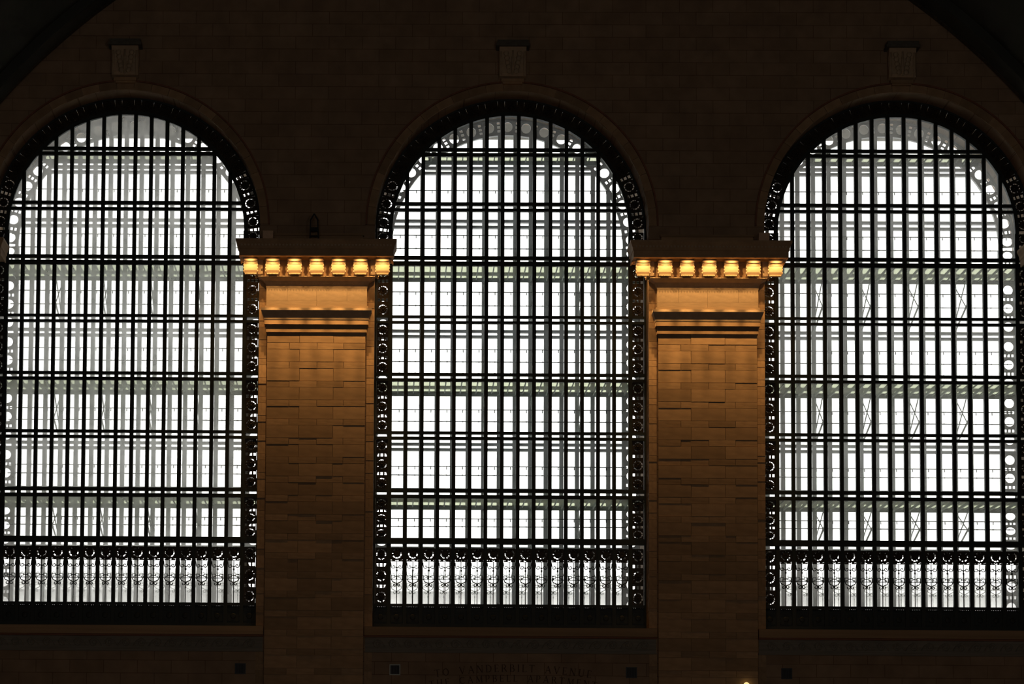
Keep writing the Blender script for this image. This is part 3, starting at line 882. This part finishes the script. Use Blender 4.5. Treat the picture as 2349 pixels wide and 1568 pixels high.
# ------------------------------------------------------------------ wall vents
def vent(x, z, label, pale):
    s = 0.20
    v = thing('wall_vent', label, 'vent', (x, YF-0.001, z), group='square wall vents below the windows')
    fm = M['ventf'] if pale else M['ventd']
    mb = MB().box(-s,s,-0.03,0,s-0.035,s).box(-s,s,-0.03,0,-s,-s+0.035).box(-s,-s+0.035,-0.03,0,-s+0.035,s-0.035).box(s-0.035,s,-0.03,0,-s+0.035,s-0.035)
    mb.build('vent_frame', fm, v)
    unit_box('vent_back', M['black'], v, -s+0.035, s-0.035, -0.006, 0, -s+0.035, s-0.035)
    for i in range(5):
        xx = -0.12 + 0.06*i
        unit_box('vent_bar', M['ventd'], v, xx-0.008, xx+0.008, -0.02, -0.008, -s+0.036, s-0.036)
vent(-4.25, 9.30, 'square wall vent with pale frame, left of the wall lettering', True)
vent(4.45, 9.25, 'dark square wall vent to the right of the wall lettering', False)
vent(-9.95, 9.30, 'dark square wall vent under the leftmost window, left of the pilaster', False)
vent(10.15, 9.25, 'dark square wall vent under the rightmost window, right of the pilaster', False)

# ------------------------------------------------------------------ small things on the cornices
TOPZ = SOF + 0.60
def cornice_box(x, label):
    b = thing('equipment_box', label, 'box', (x, YF-0.75, TOPZ), group='tan boxes on the pilaster cornices')
    unit_box('housing', M['box'], b, -0.19, 0.19, -0.14, 0.14, 0.03, 0.37)
    unit_box('base_plate', M['black'], b, -0.15, 0.15, -0.12, 0.12, 0.0, 0.03)
    unit_box('lid', M['box'], b, -0.20, 0.20, -0.15, 0.15, 0.37, 0.39)
cornice_box(-9.05, 'small tan box standing on the left pilaster cornice')
cornice_box(9.25, 'small tan box standing on the right pilaster cornice')
st = thing('lamp_stand', 'dark upright twin legged metal stand on the left pilaster cornice', 'stand', (-7.35, YF-0.7, TOPZ))
for s in (-1,1):
    MB().bar((s*0.16,0,0),(s*0.13,0,0.85),0.05,0.05).build('leg', M['black'], st)
MB().bar((-0.14,0,0.83),(0,0,1.08),0.05,0.05).bar((0.14,0,0.83),(0,0,1.08),0.05,0.05).build('top_bracket', M['black'], st)
MB().box(-0.13,0.13,-0.06,0.06,0.42,0.56).build('lamp_housing', M['black'], st)
MB().box(-0.14,0.14,-0.02,0.02,0.22,0.26).build('crossbar', M['black'], st)
# small amber wall lamp low on the right pilaster
wl = thing('wall_lamp', 'small glowing amber lamp low on the right pilaster', 'lamp', (8.62, SY-0.008, 8.62))
MB().box(-0.10,0.10,-0.03,0,-0.1,0.25).build('back_plate', M['black'], wl)
MB().ellipsoid((0,-0.12,0.12),0.13,0.09,0.16,12,8).build('glass_shade', M['bulb'], wl, smooth=True)
MB().tube([(0,-0.02,-0.05),(0,-0.12,-0.05),(0,-0.12,0.0)],0.015,6).build('arm', M['black'], wl)

# ------------------------------------------------------------------ added lamp posts behind the camera: fill light for the end wall
hl = bpy.data.lights.new('fill_light', 'POINT'); hl.energy = 2900; hl.color = (1.0, 0.97, 0.93); hl.shadow_soft_size = 0.9
for s_, nm in ((-1,'left'),(1,'right')):
    g = thing('fill_lamp', 'added fill light on a bronze post, white globe on the %s behind the camera' % nm, 'lamp', (s_*13, -97, 0))
    MB().ellipsoid((0,0,6.2),0.5,0.5,0.5,20,12).build('globe', emission_mat('fill_globe_glass_'+nm, (1.0,0.95,0.9), 3.0), g, smooth=True)
    MB().tube([(0,0,0.3),(0,0,2.5),(0,0,5.75)],0.09,10).build('post', M['bronze'], g)
    MB().box(-0.4,0.4,-0.4,0.4,0.0,0.3).build('base', M['bronze'], g)
    l = bpy.data.objects.new('fill_light', hl); COL.objects.link(l); l.parent = g; l.location = (0, 1.6, 6.2)
# ------------------------------------------------------------------ the street outside
gr = MB().box(-90,90,YB+0.01,120,5.6,6.0).build('ground', M['asphalt'])
tag(gr, 'grey street paving outside beyond the windows', 'ground', kind='structure')

bl = thing('street_building', 'pale overexposed building across the street, seen through the lowest panes', 'building', (0, 40, 6))
unit_box('wall', M['facade'], bl, -75, 75, 0.3, 14, 0.001, 11.0)
unit_box('cornice', M['facade'], bl, -75.4, 75.4, -0.5, 14.4, 11.001, 11.5)
unit_box('string_course', M['facade'], bl, -75.2, 75.2, 0.0, 0.299, 8.6, 8.9)
for i in range(31):
    x = -72 + i*4.8
    unit_box('parapet_pier', M['facade'], bl, x-0.9, x+0.9, 0.05, 0.299, 8.901, 10.999)
